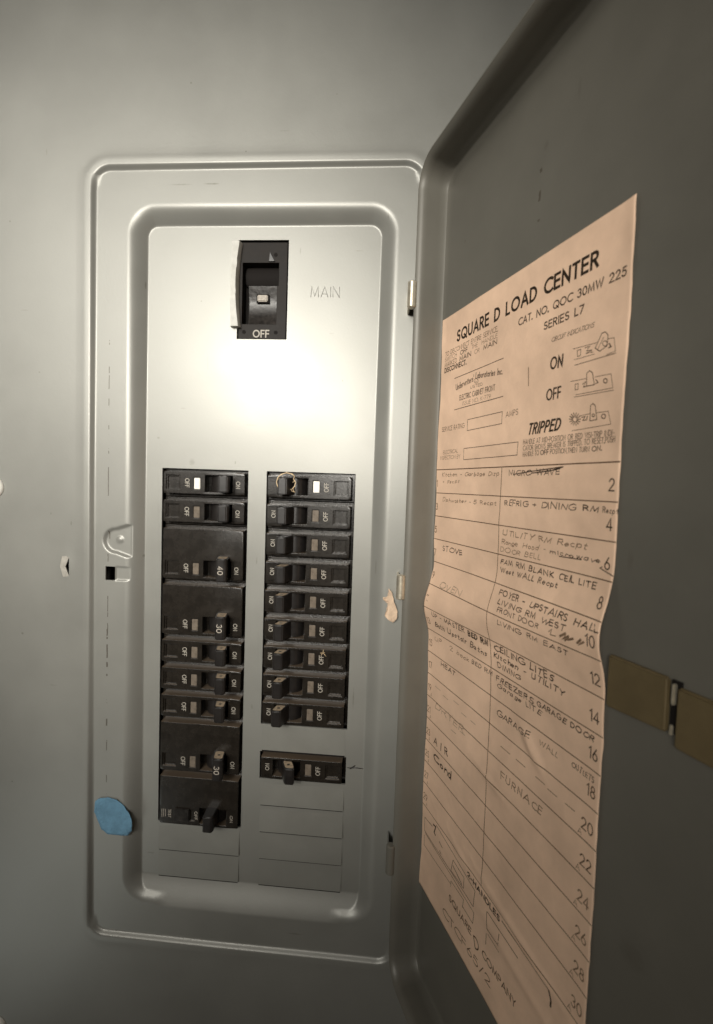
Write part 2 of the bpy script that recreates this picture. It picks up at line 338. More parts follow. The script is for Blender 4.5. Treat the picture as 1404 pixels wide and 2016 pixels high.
def sst(t): t = max(0., min(1., t)); return t * t * (3 - 2 * t)
def sdr(x, z, x0, x1, z0, z1, r):
    cx, cz = (x0 + x1) / 2, (z0 + z1) / 2; qx = abs(x - cx) - (x1 - x0) / 2 + r; qz = abs(z - cz) - (z1 - z0) / 2 + r
    return math.hypot(max(qx, 0), max(qz, 0)) + min(max(qx, qz), 0) - r
def level(x, z):
    d = sdr(x, z, -45.6, 168, -325.5, 192.0, 13)
    y = YO + (YR - YO) * sst(-d / 3.2)
    y -= 0.22 * math.exp(-((d - 3.0) / 3.0) ** 2)         # slight swelling outside the step
    if d < -8:
        e = sdr(x, z, -22.0, 153.0, -301, 168.5, 18.5)
        t = -e / 10.5
        t = max(0., min(1.25, t)); f = 1 - math.cos(min(t, 1) * math.pi / 2)
        f = min(1, f)
        if z < -262:
            k_ = sst((-262 - z) / 10); tt = min(1, max(0, (z + 302) / 17)); g_ = tt * .8 + .2 * sst(tt)
            f = f * (1 - k_) + min(f if abs(x - 65) > 62 else 1, g_) * k_
        y = YR + (0 - YR) * f
        # half-round pressed pocket beside the lock slot, with a small pip in it
        q = math.hypot(x + 28.2, z + 49.7) - 9.0 if x < -28.2 else (abs(z + 49.7) - 9.0 - (x + 28.2) * .33) * .95
        q = max(q, x + 16.0)
        lv = YR + 1.9 * sst((-q + .2) / 2.6)
        if q < .3: y = max(y, lv)
        y -= 0.8 * sst(1.3 - math.hypot(x + 26.0, z + 49.0) / 2.3)
        # dished strip between lock slot and recess
        if -28.4 < x < -17.5:
            g = sdr(x, z, -34, -14, -76.8, -66.9, .8)
            y = max(y, YR + 1.0 * sst(-g / .9)) if g < 0 else y
    # faint unevenness of hand-handled sheet steel
    y += 0.28 * noise.noise(Vector((x * .012, 0, z * .012))) + 0.03 * noise.noise(Vector((x * .05, 3, z * .05)))
    # punched tab
    q = math.hypot((x + 60.5) / 5, (z + 68) / 9)
    y -= 0.5 * math.exp(-(q * q))
    return y
holes = [(0, W, -13 * P + 1.8, 0), (X2, X2 + W, -9 * P, 0), (X2, X2 + W, -11 * P, -10 * P), (49.2, 82.4, 85.8, 149.0),
         (-35.1, -28.4, -76.5, -67.2), (-62.4, -58.9, -74.6, -61.6)]
def lines(lo, hi, fine, must, coarse):
    xs = [lo]
    while xs[-1] < hi:
        st = coarse
        for (a, b, s_) in fine:
            if a <= xs[-1] < b: st = min(st, s_)
            elif xs[-1] < a < xs[-1] + st: st = max(.3, a - xs[-1])
        xs.append(min(hi, xs[-1] + st))
    xs = [x for x in xs if all(abs(x - q) > .35 for q in must)] + list(must)
    return sorted(set(xs))
XS = lines(-128, 250, [(-50, -39, .6), (-38, -27, .7), (-27, -6, .6), (136, 158, .8), (158, 171, .8), (-66, -55, .9)], sorted({v for h in holes for v in h[:2]}), 4)
ZS = lines(-440, 340, [(-330, -320, .6), (-306, -282, .7), (-80, -34, .6), (150, 174, .7), (186, 198, .5)], sorted({v for h in holes for v in h[2:]}), 4)
nx, nz = len(XS), len(ZS)
verts = [(x * S, level(x, z) * S, z * S) for z in ZS for x in XS]
def inhole(x, z): return any(a < x < b and c < z < d for a, b, c, d in holes)
faces = []
for j in range(nz - 1):
    zc = (ZS[j] + ZS[j + 1]) / 2
    for i in range(nx - 1):
        if not inhole((XS[i] + XS[i + 1]) / 2, zc):
            a = j * nx + i; faces.append((a, a + 1, a + nx + 1, a + nx))
# sheet thickness at every free edge
edge = {}
for f in faces:
    for k in range(4):
        e = (f[k], f[(k + 1) % 4]); edge[e] = 1
rim = [e for e in edge if (e[1], e[0]) not in edge]
back = {}
xlo, xhi, zlo, zhi = XS[0] * S, XS[-1] * S, ZS[0] * S, ZS[-1] * S
for a, b in rim:
    for v in (a, b):
        if v not in back:
            p = verts[v]; outer = abs(p[0] - xlo) < 1e-7 or abs(p[0] - xhi) < 1e-7 or abs(p[2] - zlo) < 1e-7 or abs(p[2] - zhi) < 1e-7
            back[v] = len(verts); verts.append((p[0], p[1] + (6.6 if outer else 1.4) * S, p[2]))
nf = len(faces)
for a, b in rim: faces.append((b, a, back[a], back[b]))
me = bpy.data.meshes.new('cover'); me.from_pydata(verts, [], faces); me.update(); me.shade_smooth(); me.set_sharp_from_angle(angle=math.radians(50))
cover = link('cover', me, M_sheet, panel)

# box behind the openings
bm = bmesh.new()
box(bm, -100, 238, 30, 32, -425, 325); box(bm, -103, -100, 3, 32, -425, 325); box(bm, 238, 241, 3, 32, -425, 325)
box(bm, -100, 238, 3, 30, 325, 328); box(bm, -100, 238, 3, 30, -428, -425)
link('enclosure', mesh_of(bm), M_deep, panel)

# blank knockout plates, each a piece of its own, pressed slightly askew
def knock(x0, k, tilt, yo=-.55):
    bm = bmesh.new(); z1 = -k * P - .4; z0 = -(k + 1) * P + .8
    f = lambda x, z, d: (x, d + (yo - tilt * (z1 - z) / P if d < 0 else 0.9) * 1.0, z)
    v = [bm.verts.new(Vector(q) * S) for q in ((x0 + .7, yo, z1), (x0 + W - .7, yo, z1), (x0 + W - .7, yo - tilt, z0), (x0 + .7, yo - tilt, z0),
         (x0 + .7, .9, z1), (x0 + W - .7, .9, z1), (x0 + W - .7, .9, z0), (x0 + .7, .9, z0))]
    for f_ in ((0, 1, 2, 3), (4, 5, 1, 0), (5, 6, 2, 1), (6, 7, 3, 2), (7, 4, 0, 3), (7, 6, 5, 4)): bm.faces.new([v[i] for i in f_])
    bmesh.ops.bevel(bm, geom=bm.edges[:], offset=.22 * S, segments=2, affect='EDGES')
    kp = link('knockout_plate', mesh_of(bm, 30), M_plate, panel)
    bm = bmesh.new(); box(bm, x0 + 1.2, x0 + W - 1.2, -.55, .5, z0 - .75, z0 + .1); link('slit_shade', mesh_of(bm), M_deep, kp)  # dark strip standing in for the shade in the slit below each plate
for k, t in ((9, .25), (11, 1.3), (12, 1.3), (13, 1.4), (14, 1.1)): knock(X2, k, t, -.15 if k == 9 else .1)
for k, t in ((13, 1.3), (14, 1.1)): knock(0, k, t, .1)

# embossed word MAIN
emb = [(97.6, 'MAIN', 18.6)]
bm = bmesh.new(); st, wd = layout('MAIN', .24)
for s in st:
    pts = [(97.6 + x * 18.6 / wd, -.0, 112.9 + y * 6.6) for x, y in s]
    pts = [(x, level(x, z) + .1, z) for x, _, z in pts]
    tube(bm, pts, .58, 8)
link('embossed_word', mesh_of(bm, 180), M_sheet, panel)

# folded tab at the punched slot
bm = bmesh.new()
prism(bm, [(-64.4, -68), (-63.2, -61.2), (-58.8, -60.9), (-61.3, -68), (-59.0, -75.2), (-62.6, -75)], 0, .8, lambda a, b, d: (a, YO - .7 + .9 * (a + 64.4) / 3 - d, b))
link('punched_tab', mesh_of(bm, 30), M_tab, panel)

# cover screws
def screw(x, z, r):
    bm = bmesh.new(); seg = 40; prof = [(r * 1.06, 0), (r * 1.06, -.5), (r, -1.2), (r * .9, -2.1), (r * .7, -2.8), (r * .4, -3.3), (0.01, -3.45)]
    rings = [[bm.verts.new(((x + q * math.cos(2 * math.pi * k / seg)) * S, (YO + y) * S, (z + q * math.sin(2 * math.pi * k / seg)) * S)) for k in range(seg)] for q, y in prof]
    for u, v in zip(rings, rings[1:]):
        for k in range(seg): bm.faces.new((u[k], u[(k + 1) % seg], v[(k + 1) % seg], v[k]))
    bm.faces.new(rings[-1])
    o = link('cover_screw', mesh_of(bm, 50), M_screw, panel)
    bm = bmesh.new(); box(bm, x - r * .75, x + r * .75, YO - 3.55, YO - 3.3, z - .5, z + .5)
    s = link('screw_slot', mesh_of(bm), M_deep, o)
screw(-112.2, -17, 6.6); screw(-112.6, -400.5, 6.8)

# hinges
def hinge(z0, z1, dull=False):
    bm = bmesh.new(); cx, cy, r = 162.3, -20.2, 2.8; seg = 20
    for zz in [(z0, z1)]:
        rings = []
        for z, rr in ((z0, r * .8), (z0 + .5, r), (z1 - .5, r), (z1, r * .8)):
            rings.append([bm.verts.new(((cx + rr * math.cos(2 * math.pi * k / seg)) * S, (cy + rr * math.sin(2 * math.pi * k / seg)) * S, z * S)) for k in range(seg)])
        for u, v in zip(rings, rings[1:]):
            for k in range(seg): bm.faces.new((u[k], u[(k + 1) % seg], v[(k + 1) % seg], v[k]))
        bm.faces.new(rings[0][::-1]); bm.faces.new(rings[-1])
    h = link('hinge', mesh_of(bm, 40), M_zinc if not dull else M_door, panel)
    bm = bmesh.new(); box(bm, 159.9, 161.0, -20.5, -6.8, z0 + .4, z1 - .4); bmesh.ops.bevel(bm, geom=bm.edges[:], offset=.4 * S, segments=2, affect='EDGES')
    link('hinge_leaf', mesh_of(bm, 30), M_sheet if dull else M_zinc, h)
hinge(99.2, 114.6); hinge(-76.4, -61.2); hinge(-252.5, -233.5, True)

# ------------------------------------------------------------------ door (an open tray) and its latch
PHI = 1.18217
DC = Vector((181.59878, -15.9084, 0)); DD = Vector((math.cos(PHI), -math.sin(PHI), 0)); DN = Vector((-math.sin(PHI), -math.cos(PHI), 0))
def dpt(s, z, o): q = DC + DD * s + DN * o; return (q.x, q.y, z)
SX0, SX1, SZ0, SZ1 = 0.0, 204.0, -316.0, 178.6
def rr_loop(e, o, r0=12):
    r = r0 + e; n = 10; pts = []
    for (cx, cz, a0) in ((SX1 - r0, SZ1 - r0, 0), (SX0 + r0, SZ1 - r0, 90), (SX0 + r0, SZ0 + r0, 180), (SX1 - r0, SZ0 + r0, 270)):
        for k in range(n + 1):
            a = math.radians(a0 + 90 * k / n); pts.append((cx + r * math.cos(a), cz + r * math.sin(a), o))
    return pts
bm = bmesh.new(); prof = [(-4.5, 0), (-2.4, .25), (-.9, 1.0), (-.15, 2.6), (0, 6), (0, 13.2), (.25, 15.3), (1.1, 17.3), (2.6, 18.4), (4.0, 17.9), (5.0, 16.2), (5.3, 13.5), (5.3, .4), (4.6, -.8), (3, -1.2)]
loops = [[bm.verts.new(Vector(dpt(s, z, o)) * S) for s, z, o in rr_loop(e, o_)] for e, o_ in prof]
n = len(loops[0])
for u, v in zip(loops, loops[1:]):
    for k in range(n): bm.faces.new((u[k], u[(k + 1) % n], v[(k + 1) % n], v[k]))
bm.faces.new(loops[0]); bm.faces.new(loops[-1][::-1])
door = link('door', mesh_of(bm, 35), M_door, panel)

def dslab(name, s0, s1, z0, z1, o0, o1, m, parent, bev=.5, skew=0):
    bm = bmesh.new(); prism(bm, [(s0, z0), (s1, z0 + skew), (s1, z1 + skew), (s0, z1)], o0, o1, dpt)
    if bev: bmesh.ops.bevel(bm, geom=bm.edges[:], offset=bev * S, segments=2, affect='EDGES')
    return link(name, mesh_of(bm, 30), m, parent)
bm = bmesh.new(); prism(bm, [(139.3, -81.5), (162.2, -79.7), (161.9, -62.8), (139.3, -63.2)], .3, 2.6, dpt)
bmesh.ops.bevel(bm, geom=bm.edges[:], offset=.7 * S, segments=3, affect='EDGES')
latch = link('latch', mesh_of(bm, 30), M_brass, door)
dslab('latch_slot', 162.3, 165.4, -79.5, -63.2, .2, .9, M_deep, latch, 0)
dslab('spring_pin', 163.2, 164.3, -70.5, -64.0, .9, 2.4, M_zinc, latch, .3)
dslab('spring_pin', 162.9, 164.0, -80.0, -76.8, .9, 2.0, M_zinc, latch, .3)
dslab('catch_plate', 165.0, 192, -83, -64.5, .3, 2.4, M_brass, latch, .7, .5)

# ================================================================== circuit directory pasted in the door
def bulge(s, z):
    g = lambda x, w: math.exp(-(x / w) ** 2)
    q = z - (-80 + .16 * s)
    b = .5 + 4.6 * g(q, 13) - .5 * g(q - 26, 10) + .5 * g(q + 27, 8)
    b += .18 * noise.noise(Vector((s * .03, 0, z * .045))) + .10 * noise.noise(Vector((s * .09, 5, z * .12)))
    # creases low on the sheet
    for (s0, z0, ang, wd, am, ln) in ((95, -205, -.12, 2.2, .55, 32), (70, -150, -.2, 2.0, .4, 14), (100, -118, -.7, 2.6, .9, 9), (45, -205, -.3, 2.5, .4, 12), (60, -88, .1, 3, .5, 10), (100, -222, -.1, 3, .5, 30), (75, -20, .4, 2.5, .25, 12)):
        c, n_ = math.cos(ang), math.sin(ang); a = (s - s0) * c + (z - z0) * n_; d = -(s - s0) * n_ + (z - z0) * c
        b += 1.5 * am * math.exp(-(d / wd) ** 2 - (a / ln) ** 2)
    e = min(s - .3, 137.8 - s) ; b += .35 * math.exp(-(max(e, 0) / 3) ** 2) * (.5 + .5 * math.sin(z * .09))
    return max(b, .3)
def pp(s, z, lift=0.0): return dpt(s, z, bulge(s, z) + .10 + lift)
directory = thing('circuit_directory', 'yellowed paper circuit directory with printed heading and pencilled entries, pasted inside the open door', 'paper chart', dpt(70, -80, 0))
inv = Matrix.Translation(-directory.location)
def plink(name, me, m, parent=directory):
    me.transform(inv); return link(name, me, m, parent)
bm = bmesh.new(); ns, nzp = 110, 290; g = []
for j in range(nzp + 1):
    row = []
    for i in range(ns + 1):
        s = .3 + 137.5 * i / ns; z = -259 + 352.1 * j / nzp
        if i in (0, ns): s += .25 * noise.noise(Vector((i, z * .15, 0)))
        if i == 0 and 60 < j < 66: s += .4
        q = dpt(s, z, bulge(s, z)); row.append(bm.verts.new(Vector(q) * S))
    g.append(row)
for j in range(nzp):
    for i in range(ns): bm.faces.new((g[j][i], g[j][i + 1], g[j + 1][i + 1], g[j + 1][i]))
me = mesh_of(bm, 180)
sheet = plink('paper_sheet', me, M_paper)
so = sheet.modifiers.new('thickness', 'SOLIDIFY'); so.thickness = .12 * S; so.offset = 0

# ruled lines
ZL, SD, RP = 3.64, 68.4, 13.99
def rule(pts, w, mi, name='ruled_line', seg=2.0, vary=False, rng=None):
    bm = bmesh.new(); ribbon(bm, pts, w, pp, seg, rng); me = bpy.data.meshes.new('l'); bmesh.ops.recalc_face_normals(bm, faces=bm.faces); bm.to_mesh(me); bm.free()
    return plink(name, me, INKS[mi])
for k in range(0, 16):
    z = ZL - k * RP
    rule([(.5, z), (137.5, z)] if k % 1 == 0 else [], .42 if k else .5, 1)
rule([(SD, ZL), (SD, ZL - 15 * RP)], .42, 1)
# printed row numbers
rng = random.Random(3)
for k in range(15):
    zb = ZL - (k + 1) * RP + 3.9
    odd, even = str(2 * k + 1), str(2 * k + 2)
    if k >= 9: odd_y = even_y = 4.6
    wn = sum(FONT[c][0] for c in even) * 4.1 + .2 * 4.1 * (len(even) - 1)
    plink('row_number', text_mesh(even, (135.6 - wn, zb), (135.6, zb), 4.2, .12, pp), INKS[0 if k < 8 else (1 if k < 11 else 3)])
    wn = sum(FONT[c][0] for c in odd) * 3.6 + .2 * 3.6 * (len(odd) - 1)
    plink('row_number', text_mesh(odd, (2.2, zb), (2.2 + wn, zb), 3.8, .12, pp), INKS[1 if k < 9 else 3])
    if k >= 9:
        plink('row_number', text_mesh('A', (128.6, zb - 3.0), (130.4, zb - 3.0), 2.1, .11, pp), INKS[3])
        plink('row_number', text_mesh('A', (5.6, zb - 2.9), (7.2, zb - 2.9), 1.9, .11, pp), INKS[3])
TXT=[('SQUARE D LOAD CENTER',19.21,76.09,121.85,76.02,5.54,0.2,0,'p'),
('CAT. NO. QOC 30MW 225',75.85,68.0,135.22,67.45,3.02,0.16,0,'p'),
('SERIES L7',93.9,60.92,116.15,61.02,2.93,0.17,0,'p'),
('CIRCUIT INDICATIONS',99.03,54.37,121.71,53.87,1.76,0.13,0,'i'),
('TO DISCONNECT ENTIRE SERVICE,',5.94,70.55,59.24,70.45,2.43,0.1,1,'p'),
('SWITCH',5.84,67.38,19.62,67.48,2.34,0.1,1,'p'),
('OFF',23.61,67.38,30.93,67.55,2.2,0.2,0,'p'),
('THE',35.4,67.51,41.24,67.49,2.11,0.1,1,'p'),
('HANDLE',45.25,67.49,59.11,67.33,2.03,0.1,1,'p'),
('MARKED',5.74,64.21,19.92,64.19,2.43,0.1,1,'p'),
('MAIN',23.04,64.17,34.9,64.17,2.38,0.2,0,'p'),
('OR',38.48,64.21,43.33,64.16,2.17,0.1,1,'p'),
('MAIN',47.26,64.29,58.97,64.29,2.18,0.2,0,'p'),
('DISCONNECT.',5.84,61.0,30.38,60.72,2.52,0.2,0,'p'),("Underwriters'",20.44,48.39,39.25,50.03,3.21,0.15,0,'p'),
('Laboratories Inc.',40.85,51.02,64.83,48.38,2.98,0.15,0,'p'),
('U',40.71,49.1,42.53,49.08,1.16,0.14,0,'p'),
('LISTED',36.13,46.5,47.81,46.17,1.35,0.16,0,'p'),
('ELECTRIC CABINET FRONT',25.0,42.01,59.02,41.84,2.63,0.15,0,'p'),
('ISSUE NO. K-779',28.69,38.63,55.8,38.4,1.99,0.1,1,'p'),
('AMPS',69.5,27.09,78.63,27.38,2.53,0.1,1,'p'),
('SERVICE RATING',5.67,26.27,31.45,26.13,2.53,0.1,1,'p'),
('ELECTRICAL',8.27,12.78,25.34,12.86,2.05,0.1,1,'p'),
('INSPECTION BY',5.21,9.58,28.21,9.6,2.07,0.1,1,'p'),
('ON',99.16,43.34,106.03,43.11,4.43,0.2,0,'p'),
('OFF',97.78,30.76,105.94,30.74,4.2,0.2,0,'p'),
('TRIPPED',86.74,17.61,106.25,17.8,4.29,0.2,0,'i'),
('HANDLE AT MID-POSITION OR RED VISI-TRIP INDI-',83.83,13.37,134.1,12.99,2.03,0.15,0,'p'),
('CATOR SHOWS BREAKER IS TRIPPED. TO RESET,PUSH',83.94,10.58,134.75,10.66,2.03,0.15,0,'p'),
('HANDLE TO',83.95,7.87,94.69,8.04,2.03,0.15,0,'p'),
('OFF',95.79,8.05,100.65,8.13,1.93,0.2,0,'p'),
('POSITION,THEN TURN',101.79,8.14,123.0,7.97,1.87,0.15,0,'p'),
('ON.',124.37,7.95,128.91,8.08,1.73,0.2,0,'p'),
('Kitchen - Garbage Disp',8.63,-0.5,66.33,0.15,3.09,0.09,3,'h'),
('+ Recpt',9.57,-4.57,28.17,-3.2,2.54,0.09,3,'h'),
('MICRO WAVE',74.54,-0.66,107.68,0.75,3.28,0.09,2,'h'),
('Dishwasher - 5 Recpt',10.53,-15.2,64.64,-14.5,2.89,0.09,3,'h'),
('REFRIG + DINING',72.24,-14.51,117.2,-13.78,3.32,0.09,2,'h'),
('RM',121.91,-13.92,128.62,-14.65,2.87,0.12,2,'h'),
('Recpt',131.26,-14.26,137.96,-14.48,2.73,0.09,2,'h'),
('UTILITY RM Recpt',71.75,-28.82,124.55,-27.77,3.26,0.09,3,'h'),
('Range Hood -',71.07,-32.91,101.71,-32.15,3.06,0.08,3,'h'),
('microwave',104.96,-32.65,131.04,-33.01,2.64,0.1,2,'h'),
('DOOR BELL',70.43,-36.65,98.59,-36.22,2.93,0.08,3,'h'),
('STOVE',12.66,-44.16,34.38,-42.88,3.62,0.1,2,'h'),
('FAM RM BLANK CEIL LITE',71.16,-42.42,130.79,-41.25,3.05,0.11,2,'h'),
('West WALL Recpt',71.23,-46.44,110.67,-45.06,2.89,0.11,2,'h'),
('OVEN',14.18,-66.08,39.15,-64.39,4.78,0.08,4,'h'),
('FOYER - UPSTAIRS HALL',74.18,-56.75,137.0,-54.02,3.31,0.11,2,'h'),
('LIVING RM WEST',75.22,-60.81,120.75,-59.74,3.07,0.11,2,'h'),
('FRONT DOOR',76.16,-64.15,105.23,-63.52,2.83,0.1,2,'h'),
('LIVING RM EAST',77.38,-68.13,120.67,-66.9,2.79,0.11,2,'h'),
('UP - MASTER',10.62,-83.77,45.19,-84.1,3.7,0.1,2,'h'),
('BED RM',49.04,-84.17,65.72,-84.45,3.76,0.16,2,'h'),
('Bath Upstair Baths',11.85,-89.96,64.76,-89.54,3.97,0.1,2,'h'),
('UP   2 back',9.01,-99.26,47.85,-98.1,3.05,0.09,3,'h'),
('BED RM',51.19,-98.29,69.18,-98.07,2.85,0.1,2,'h'),
('CEILING LITES',71.31,-84.25,111.71,-83.06,3.71,0.11,2,'h'),
('Kitchen - UTILITY',70.96,-88.14,117.95,-86.09,3.26,0.11,2,'h'),
('DINING',73.9,-92.01,90.7,-91.2,2.91,0.11,2,'h'),
('FREEZERS',72.99,-98.85,100.17,-97.74,3.11,0.12,2,'h'),
('GARAGE DOOR',102.42,-97.74,133.0,-96.33,2.77,0.12,2,'h'),
('Garage LITE',73.62,-101.82,104.61,-100.51,3.0,0.1,2,'h'),
('GARAGE',74.0,-115.29,98.59,-113.43,3.77,0.09,2,'h'),
('WALL',104.6,-113.86,115.99,-113.04,3.05,0.08,3,'h'),
('OUTLETS',123.49,-112.63,134.55,-112.86,2.78,0.09,2,'h'),
('HEAT',17.71,-111.87,32.87,-112.33,3.5,0.1,2,'h'),
('DRYER',12.29,-137.62,44.27,-136.3,4.99,0.08,4,'h'),
('A I R',12.51,-161.84,29.41,-159.69,5.44,0.1,2,'h'),
('Cond',13.38,-171.31,34.33,-171.12,6.16,0.1,2,'h'),
('FURNACE',79.85,-143.51,108.25,-141.3,4.4,0.08,3,'h'),
('2-HANDLES',55.86,-210.89,84.22,-210.81,2.49,0.24,0,'p'),
('SQUARE',38.16,-239.29,61.36,-238.57,3.29,0.16,1,'p'),
('D',65.83,-241.52,69.45,-239.88,5.16,0.12,1,'p'),
('COMPANY',72.23,-239.31,98.67,-238.5,3.35,0.14,1,'p'),
('CTCF65/2',32.15,-252.75,79.59,-248.6,4.14,0.1,1,'p')]
LIN=[([(18.4,55.34),(65.23,55.75)],0.35,0),([(43.57,49.2),(43.46,48.75),(43.05,48.43),(42.41,48.29),(41.63,48.36),(40.85,48.61),(40.17,49.03),(39.72,49.53),(39.56,50.04),(39.73,50.48),(40.19,50.77),(40.86,50.88),(41.65,50.78),(42.43,50.49),(43.06,50.06),(43.46,49.56),(43.57,49.06)],0.25,0),([(19.65,37.38),(66.13,37.5)],0.35,0),([(34.69,30.07),(66.36,30.21),(66.33,24.5),(34.72,24.21),(34.69,30.07)],0.3,0),([(31.96,14.71),(80.02,14.69),(79.7,8.78),(32.0,8.58),(31.96,14.71)],0.3,0),([(84.55,47.14),(85.2,39.18)],0.5,3),([(111.87,48.41),(123.67,47.68)],0.2,0),([(128.7,47.62),(131.61,47.37),(132.66,42.47),(128.78,42.12)],0.2,0),([(113.21,41.82),(132.79,41.69)],0.25,0),([(112.63,44.04),(122.86,43.77)],0.2,0),([(123.07,45.87),(125.86,50.44),(127.42,50.55),(128.8,49.06),(128.67,45.27),(125.41,44.16),(123.07,45.87)],0.3,0),([(124.25,45.01),(126.85,48.78)],0.2,0),([(128.68,46.09),(128.58,45.67),(128.25,45.42),(127.75,45.4),(127.22,45.62),(126.78,46.03),(126.54,46.52),(126.56,46.98),(126.84,47.28),(127.3,47.37),(127.84,47.21),(128.32,46.84),(128.62,46.37)],0.25,0),([(114.02,47.27),(115.88,47.22),(115.82,44.89),(114.37,44.88),(114.02,47.27)],0.25,0),([(118.01,47.27),(120.33,47.25),(118.9,45.89),(121.6,45.56),(118.58,44.98),(122.04,44.71)],0.3,0),([(129.53,45.87),(130.53,44.52),(129.44,44.36)],0.4,0),([(111.43,35.9),(119.71,35.48)],0.2,0),([(123.9,35.23),(131.27,34.85),(132.48,29.73),(114.53,30.25)],0.2,0),([(113.77,29.48),(132.89,28.85)],0.2,0),([(119.93,32.55),(119.78,37.49),(121.2,38.06),(122.65,36.9),(123.74,32.42),(119.93,32.55)],0.3,0),([(114.04,34.39),(115.68,34.32),(115.61,32.15),(114.13,32.23),(114.04,34.39)],0.25,0),([(117.89,33.68),(119.4,34.38),(118.37,32.54),(119.93,32.55)],0.3,0),([(124.35,34.18),(125.55,32.93),(124.31,32.71)],0.3,0),([(129.78,32.68),(129.7,32.33),(129.44,32.1),(129.05,32.06),(128.62,32.2),(128.27,32.51),(128.08,32.9),(128.1,33.28),(128.32,33.55),(128.69,33.65),(129.11,33.55),(129.49,33.28),(129.73,32.91)],0.35,0),([(116.02,20.64),(117.8,20.55)],0.35,0),([(115.94,20.24),(117.59,19.55)],0.35,0),([(115.65,19.94),(116.85,18.81)],0.35,0),([(115.2,19.81),(115.7,18.48)],0.35,0),([(114.68,19.87),(114.37,18.62)],0.35,0),([(114.2,20.11),(113.12,19.22)],0.35,0),([(113.85,20.48),(112.21,20.16)],0.35,0),([(113.7,20.92),(111.82,21.26)],0.35,0),([(113.78,21.33),(112.04,22.29)],0.35,0),([(114.08,21.62),(112.83,23.03)],0.35,0),([(114.53,21.75),(114.0,23.34)],0.35,0),([(115.05,21.69),(115.34,23.17)],0.35,0),([(115.53,21.45),(116.56,22.55)],0.35,0),([(115.87,21.07),(117.43,21.62)],0.35,0),([(117.22,21.86),(122.29,21.97)],0.2,0),([(125.66,21.94),(130.89,21.8),(132.43,17.07),(113.55,16.48)],0.2,0),([(118.47,21.12),(120.04,21.22),(118.97,19.89),(120.91,19.95),(121.2,21.19)],0.35,0),([(122.5,19.3),(122.44,24.94),(123.52,25.64),(124.72,24.61),(125.85,19.48),(122.5,19.3)],0.3,0),([(129.83,20.12),(129.75,19.76),(129.46,19.51),(129.03,19.44),(128.57,19.57),(128.19,19.86),(127.98,20.24),(128.0,20.62),(128.25,20.91),(128.65,21.03),(129.11,20.95),(129.52,20.71),(129.78,20.34)],0.35,0),([(124.62,21.11),(124.54,20.83),(124.27,20.67),(123.92,20.7),(123.6,20.89),(123.42,21.19),(123.45,21.48),(123.68,21.67),(124.03,21.69),(124.37,21.53),(124.58,21.25)],0.3,0),([(77.74,0.01),(90.63,1.18),(110.12,2.64),(105.85,1.52),(90.69,0.38),(102.27,1.09),(109.27,2.54)],0.45,2),([(110.32,-33.31),(122.16,-32.83)],0.4,2),([(132.2,-33.92),(131.35,-34.45),(133.04,-34.98),(137.68,-36.2)],0.4,2),([(112.07,-63.21),(113.76,-61.78),(112.91,-64.19),(115.9,-63.88)],0.4,3),([(118.43,-63.1),(121.67,-60.93),(119.61,-63.76),(123.28,-61.61),(120.76,-64.17),(125.21,-62.0)],0.9,3),([(127.39,-62.93),(129.36,-60.87),(128.09,-63.28),(130.42,-61.67)],0.9,3),([(78.6,-128.65),(85.73,-128.6)],0.35,3),([(90.24,-128.46),(96.71,-128.43)],0.35,3),([(103.83,-128.53),(109.58,-128.49)],0.35,3),([(111.48,-129.14),(116.84,-129.09)],0.35,3),([(121.49,-128.77),(126.36,-128.73)],0.35,3),([(11.32,-127.05),(17.57,-127.08)],0.35,4),([(21.1,-128.52),(26.96,-128.51)],0.35,4),([(33.44,-126.3),(38.84,-126.34)],0.35,4),([(42.05,-129.32),(47.13,-129.3)],0.35,4),([(51.42,-129.08),(56.17,-129.07)],0.35,4),([(31.54,-143.89),(37.03,-143.59)],0.35,4),([(41.35,-139.87),(46.47,-139.66)],0.35,4),([(4.83,-213.45),(5.12,-221.84),(62.2,-222.52),(63.27,-213.26),(19.9,-208.21)],0.35,0),([(4.83,-213.45),(15.01,-212.34)],0.35,0),([(5.08,-224.87),(5.33,-231.06),(39.25,-229.25)],0.3,0),([(6.17,-222.59),(62.99,-225.24),(62.41,-231.35),(51.98,-231.06)],0.35,0),([(38.57,-221.71),(40.5,-214.17),(52.35,-214.98),(52.27,-220.82),(38.57,-221.71)],0.35,0),([(40.78,-217.29),(50.41,-220.1)],0.5,0),([(39.36,-230.51),(39.08,-227.37),(52.8,-226.81),(52.03,-231.66)],0.3,0),([(16.35,-210.32),(19.29,-209.7),(17.46,-214.22),(19.03,-214.89)],0.9,0),([(24.21,-215.4),(27.86,-216.22)],0.6,3),([(25.37,-220.17),(26.86,-220.81)],0.6,3),([(86.17,-208.78),(97.89,-208.99)],0.45,0),([(90.71,-209.07),(119.05,-208.72)],0.45,1),([(118.88,-209.45),(119.87,-212.28),(119.75,-214.63)],0.9,0),([(74.22,-214.76),(75.2,-222.76),(84.96,-221.8)],0.4,0),([(74.69,-214.35),(98.38,-214.98)],0.4,0),([(74.64,-225.65),(74.69,-230.96)],0.35,0),([(76.06,-224.63),(85.23,-224.97)],0.3,0),([(84.71,-216.62),(84.87,-220.75)],0.5,3)]
